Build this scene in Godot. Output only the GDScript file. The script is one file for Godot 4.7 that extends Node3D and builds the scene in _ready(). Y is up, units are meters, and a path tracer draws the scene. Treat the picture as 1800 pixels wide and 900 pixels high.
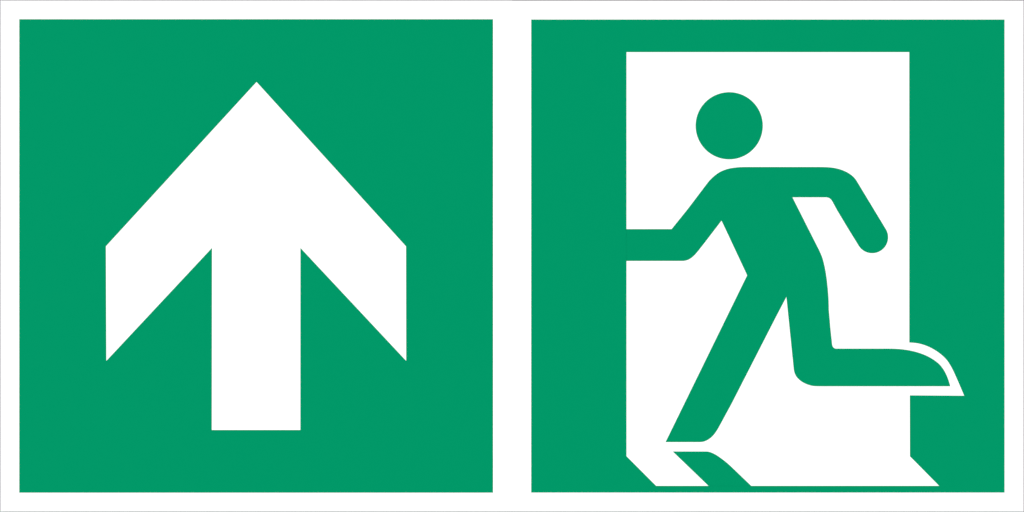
extends Node3D

# A double escape-route sign seen straight on: 600 x 300 mm white panel, two green squares of vinyl film,
# a white arrow on one, a white doorway with a green running figure on the other. Drawn at 3 units to the millimetre.
const MM := 0.001
const UNIT := MM / 3.0            # one drawing unit
const HEIGHT := 2.0               # the sign's centre above the floor
const BOARD := 3.0 * MM           # thickness of the panel
const FILM := 0.06 * MM           # thickness of a film
const OFF := 0.3 * MM             # adhesive gap between panel and wall

var white: StandardMaterial3D
var film_white: StandardMaterial3D
var film_green: StandardMaterial3D
var wall_paint: StandardMaterial3D


func _ready() -> void:
	# ---- camera
	var cam := Camera3D.new()
	cam.name = "camera"
	add_child(cam)
	var far_off := 2.4
	cam.position = Vector3(0, HEIGHT, BOARD + far_off)
	cam.fov = rad_to_deg(2.0 * atan(0.15 / far_off))
	cam.near = 0.05
	cam.far = 50.0
	cam.current = true
	# ---- surroundings: nothing but the lamps gives light
	var we := WorldEnvironment.new()
	we.name = "surroundings"
	var env := Environment.new()
	env.background_mode = Environment.BG_COLOR
	env.background_color = Color(0.02, 0.02, 0.02)
	env.tonemap_mode = Environment.TONE_MAPPER_LINEAR
	env.tonemap_exposure = 1.0
	env.sdfgi_enabled = true
	env.ssao_enabled = true
	env.ssil_enabled = true
	we.environment = env
	add_child(we)
	# ---- four soft lamps off to the corners, as round a copying stand
	for sx in [-1.0, 1.0]:
		for sy in [-1.0, 1.0]:
			var lamp := AreaLight3D.new()
			lamp.name = "soft_lamp"
			add_child(lamp, true)
			lamp.position = Vector3(2.2 * sx, HEIGHT + 1.5 * sy, 2.6)
			lamp.look_at(Vector3(0, HEIGHT, 0))
			lamp.area_size = Vector2(0.8, 0.8)
			lamp.area_normalize_energy = true
			lamp.light_color = Color(1, 1, 1)
			lamp.light_energy = 6.8
			lamp.area_range = 8.0
			lamp.area_attenuation = 2.0
			lamp.shadow_enabled = true
	make_materials()
	# ---- the wall
	var wall := MeshInstance3D.new()
	wall.name = "wall"
	var slab := BoxMesh.new()
	slab.size = Vector3(4.0, 3.0, 0.12)
	slab.material = wall_paint
	wall.mesh = slab
	add_child(wall)
	wall.position = Vector3(0, 1.5, -0.06 - OFF)
	wall.set_meta("kind", "structure")
	# ---- the sign
	var sign_root := Node3D.new()
	sign_root.name = "exit_sign"
	add_child(sign_root)
	sign_root.position = Vector3(0, HEIGHT, 0)
	sign_root.set_meta("label", "white and green exit sign with upward arrow beside figure running through doorway, on grey wall")
	sign_root.set_meta("category", "sign")
	build_sign(sign_root)


# ------------------------------------------------------------------ materials
func noise(seed_value: int, frequency: float, low: float, high: float) -> NoiseTexture2D:
	var n := FastNoiseLite.new()
	n.seed = seed_value
	n.noise_type = FastNoiseLite.TYPE_SIMPLEX_SMOOTH
	n.frequency = frequency
	n.fractal_octaves = 4
	var ramp := Gradient.new()
	ramp.set_color(0, Color(low, low, low))
	ramp.set_color(1, Color(high, high, high))
	var t := NoiseTexture2D.new()
	t.width = 512
	t.height = 512
	t.seamless = true
	t.noise = n
	t.color_ramp = ramp
	return t


func paint(base: Color, rough: NoiseTexture2D, scale: float) -> StandardMaterial3D:
	var m := StandardMaterial3D.new()
	m.albedo_color = base.linear_to_srgb()
	m.roughness = 1.0
	m.roughness_texture = rough
	m.roughness_texture_channel = BaseMaterial3D.TEXTURE_CHANNEL_RED
	m.metallic = 0.0
	m.metallic_specular = 0.3
	m.uv1_triplanar = true
	m.uv1_world_triplanar = true
	m.uv1_scale = Vector3.ONE * scale
	return m


func make_materials() -> void:
	var sheen := noise(11, 0.02, 0.17, 0.21)          # glossy print film: slightly uneven gloss
	white = paint(Color(0.86, 0.86, 0.86), sheen, 4.0)
	film_white = paint(Color(0.86, 0.86, 0.86), sheen, 5.0)
	film_green = paint(Color(0.0, 0.237, 0.103), sheen, 5.0)
	wall_paint = paint(Color(0.2, 0.2, 0.2), noise(5, 0.03, 0.75, 0.95), 2.0)
	var relief := FastNoiseLite.new()
	relief.seed = 3
	relief.frequency = 0.09
	var bumps := NoiseTexture2D.new()
	bumps.width = 512
	bumps.height = 512
	bumps.seamless = true
	bumps.as_normal_map = true
	bumps.bump_strength = 2.0
	bumps.noise = relief
	wall_paint.normal_enabled = true
	wall_paint.normal_texture = bumps
	wall_paint.normal_scale = 0.35


# ------------------------------------------------------------------ outlines
func line_to(path: PackedVector2Array, points: Array) -> void:
	for p in points:
		path.append(Vector2(p[0], p[1]))


# a smooth run through the points (centripetal Catmull-Rom), the ends heading along the two given neighbours
func smooth_to(path: PackedVector2Array, points: Array, before: Vector2, after: Vector2) -> void:
	var all: Array[Vector2] = [before]
	for p in points:
		all.append(Vector2(p[0], p[1]))
	all.append(after)
	path.append(all[1])
	for i in range(1, all.size() - 2):
		var d0 := sqrt(all[i - 1].distance_to(all[i]))
		var d1 := sqrt(all[i].distance_to(all[i + 1]))
		var d2 := sqrt(all[i + 1].distance_to(all[i + 2]))
		for k in range(1, 7):
			path.append(all[i].cubic_interpolate_in_time(all[i + 1], all[i - 1], all[i + 2], k / 6.0, d1, -d0, d1 + d2))


func cubic_to(path: PackedVector2Array, b: Vector2, c: Vector2, d: Vector2) -> void:
	var a := path[path.size() - 1]
	for k in range(1, 19):
		path.append(a.bezier_interpolate(b, c, d, k / 18.0))


func arc_to(path: PackedVector2Array, centre: Vector2, radius: float, from: float, to: float) -> void:
	var n := 40
	for k in n + 1:
		var t := lerpf(from, to, float(k) / n)
		path.append(centre + Vector2(cos(t), sin(t)) * radius)


# ------------------------------------------------------------------ a flat sheet with its thickness
func sheet(called: String, outline: PackedVector2Array, back: float, front: float, m: Material, parent: Node3D, closed := false) -> MeshInstance3D:
	var pts := PackedVector2Array()
	for p in outline:                     # drawing units, y downwards -> metres, y upwards
		var q := Vector2((p.x - 900.0) * UNIT, (450.0 - p.y) * UNIT)
		if pts.is_empty() or pts[pts.size() - 1].distance_to(q) > 1e-7:
			pts.append(q)
	if pts[0].distance_to(pts[pts.size() - 1]) < 1e-7:
		pts.remove_at(pts.size() - 1)
	if Geometry2D.is_polygon_clockwise(pts):
		pts.reverse()
	var large := PackedVector2Array()      # triangulated at a large size: tiny ears would be dropped
	for q in pts:
		large.append(q / UNIT * 10.0)
	var idx := Geometry2D.triangulate_polygon(large)
	if idx.is_empty():
		push_error("outline of %s crosses itself" % called)
	var st := SurfaceTool.new()
	st.begin(Mesh.PRIMITIVE_TRIANGLES)
	for t in range(0, idx.size(), 3):
		var a := pts[idx[t]]
		var b := pts[idx[t + 1]]
		var c := pts[idx[t + 2]]
		if (b - a).cross(c - a) > 0.0:     # front faces run clockwise
			var s := b
			b = c
			c = s
		st.set_normal(Vector3(0, 0, 1))
		for v in [a, b, c]:
			st.add_vertex(Vector3(v.x, v.y, front))
		if closed:
			st.set_normal(Vector3(0, 0, -1))
			for v in [a, c, b]:
				st.add_vertex(Vector3(v.x, v.y, back))
	for i in pts.size():
		var a := pts[i]
		var b := pts[(i + 1) % pts.size()]
		var d := (b - a).normalized()
		st.set_normal(Vector3(d.y, -d.x, 0))
		var a0 := Vector3(a.x, a.y, back)
		var a1 := Vector3(a.x, a.y, front)
		var b0 := Vector3(b.x, b.y, back)
		var b1 := Vector3(b.x, b.y, front)
		for v in [a0, a1, b1, a0, b1, b0]:
			st.add_vertex(v)
	var o := MeshInstance3D.new()
	o.name = called
	o.mesh = st.commit()
	o.mesh.surface_set_material(0, m)
	parent.add_child(o, true)
	return o


func outline_of(points: Array) -> PackedVector2Array:
	var path := PackedVector2Array()
	line_to(path, points)
	return path


# ------------------------------------------------------------------ the sign
func build_sign(root: Node3D) -> void:
	var face := BOARD
	sheet("board", outline_of([[0.86, 0.86], [900, 0.86], [900, 1.08], [1799.14, 1.08], [1799.14, 899.14], [0.86, 899.14]]), 0.0, face, white, root, true)

	# left square and its arrow
	var left := sheet("green_square", outline_of([[33.9, 33.8], [866.6, 33.8], [866.6, 866.0], [33.9, 866.0]]), face, face + FILM, film_green, root)
	left.set_meta("label", "green square carrying the white upward arrow")
	var arrow := sheet("arrow", outline_of([[451.0, 144.2], [713.7, 433.1], [714.0, 634.2], [528.1, 435.6], [528.0, 755.8], [372.3, 755.8], [372.7, 435.6], [187.0, 634.2], [186.2, 433.0]]), face + FILM, face + 2.0 * FILM, film_white, left)
	arrow.set_meta("label", "broad white arrow pointing straight up")

	# right square
	var right := sheet("green_square", outline_of([[933.8, 34.3], [1765.8, 34.3], [1765.8, 865.8], [933.8, 865.8]]), face, face + FILM, film_green, root)
	right.set_meta("label", "green square carrying the white doorway")

	# the doorway with the outline round the trailing shoe
	var door := outline_of([[1101.3, 91.7], [1598.2, 91.7], [1598.3, 602.2]])
	smooth_to(door, [[1599.5, 602.2], [1613.3, 603.6], [1625.0, 606.7], [1636.7, 611.7], [1648.3, 618.7], [1658.0, 626.4], [1664.6, 633.4], [1668.2, 638.6], [1674.0, 648.7], [1683.3, 668.9]], Vector2(1585, 602.2), Vector2(1694.7, 695.5))
	line_to(door, [[1694.7, 695.5], [1599.2, 694.9], [1599.4, 802.1], [1650.7, 854.0], [1153.4, 854.0], [1101.3, 801.9]])
	var doorway := sheet("doorway", door, face + FILM, face + 2.0 * FILM, film_white, right)
	doorway.set_meta("label", "white open doorway with a slanted threshold")

	# the shadow under the leading foot
	var sh := outline_of([[1182.5, 793.6], [1240.0, 793.6]])
	smooth_to(sh, [[1243.5, 793.7], [1248.9, 794.9], [1257.8, 799.0], [1266.7, 804.9], [1275.6, 811.7], [1284.4, 819.4], [1293.3, 827.9]], Vector2(1239, 793.4), Vector2(1302.2, 836.4))
	line_to(sh, [[1320.6, 854.1], [1245.4, 854.1]])
	var shadow := sheet("foot_shadow", sh, face + 2.0 * FILM, face + 3.0 * FILM, film_green, right)
	shadow.set_meta("label", "slanted green shadow under the leading foot")

	# the figure
	var fig := outline_of([[1101.0, 402.7], [1180.5, 402.7], [1209.0, 367.3]])
	smooth_to(fig, [[1233.6, 334.8], [1240.0, 326.3], [1247.2, 317.3], [1256.1, 308.8], [1263.9, 303.2], [1272.2, 299.2], [1280.6, 296.5], [1291.7, 294.6], [1302.8, 293.7], [1313.0, 293.5]], Vector2(1209, 367.3), Vector2(1325, 293.5))
	smooth_to(fig, [[1440.0, 293.5], [1450.0, 293.7], [1458.5, 294.2], [1468.9, 295.7], [1480.0, 298.8], [1491.1, 304.0], [1498.9, 309.7], [1503.3, 314.3], [1506.7, 319.4]], Vector2(1425, 293.5), Vector2(1513, 329.8))
	var across := Vector2(0.856, -0.517)
	var start := across.angle()
	arc_to(fig, Vector2(1533.1, 417.1), 28.0, start, start + PI)
	line_to(fig, [[1490.0, 400.6], [1471.3, 369.4], [1464.6, 357.0]])
	cubic_to(fig, Vector2(1462.3, 352.6), Vector2(1459.6, 346.9), Vector2(1451.5, 346.9))
	line_to(fig, [[1393.0, 346.9], [1429.6, 419.4]])
	smooth_to(fig, [[1439.9, 439.7], [1445.6, 453.4], [1449.6, 469.0], [1452.7, 486.9], [1455.0, 507.1], [1456.2, 522.0], [1456.7, 535.1], [1456.9, 544.6]], Vector2(1430.5, 421), Vector2(1457.2, 556))
	line_to(fig, [[1459.9, 579.5]])
	smooth_to(fig, [[1462.7, 605.3], [1463.5, 608.4], [1465.0, 610.7], [1466.8, 612.1], [1469.5, 612.8]], Vector2(1461, 592), Vector2(1478, 612.8))
	line_to(fig, [[1563.3, 612.8]])
	cubic_to(fig, Vector2(1600, 612.8), Vector2(1629, 621.5), Vector2(1648.3, 637.6))
	cubic_to(fig, Vector2(1659.6, 647.0), Vector2(1667, 664), Vector2(1670.3, 679))
	line_to(fig, [[1448.0, 679.0]])
	smooth_to(fig, [[1438.0, 679.0], [1431.0, 678.6], [1424.4, 677.4], [1415.6, 674.3], [1406.7, 669.0], [1400.4, 662.6], [1396.9, 656.0], [1395.3, 649.3]], Vector2(1448, 679), Vector2(1394.5, 642))
	line_to(fig, [[1382.3, 522.0], [1362.6, 559.8], [1286.2, 709.2]])
	smooth_to(fig, [[1264.3, 749.6], [1260.1, 756.7], [1255.2, 763.6], [1250.0, 769.0], [1243.4, 773.6], [1237.0, 776.2], [1229.5, 777.1]], Vector2(1270, 739), Vector2(1218, 777.1))
	line_to(fig, [[1169.8, 777.1], [1313.3, 483.9], [1268.3, 387.9]])
	smooth_to(fig, [[1240.0, 424.9], [1230.4, 437.1], [1223.5, 445.6], [1218.9, 450.4], [1212.8, 455.0], [1207.3, 457.5], [1200.5, 458.7]], Vector2(1250, 412), Vector2(1190, 458.7))
	line_to(fig, [[1101.0, 458.7]])
	var figure := sheet("running_figure", fig, face + 2.0 * FILM, face + 3.0 * FILM, film_green, root)
	figure.set_meta("label", "green figure running to the left with one arm at the door edge")
	var disc := PackedVector2Array()
	for k in 96:
		disc.append(Vector2(1281.8, 221.1) + Vector2.from_angle(TAU * k / 96.0) * 59.05)
	var head := sheet("head", disc, face + 2.0 * FILM, face + 3.0 * FILM, film_green, figure)
	head.set_meta("label", "round green head set apart from the body")
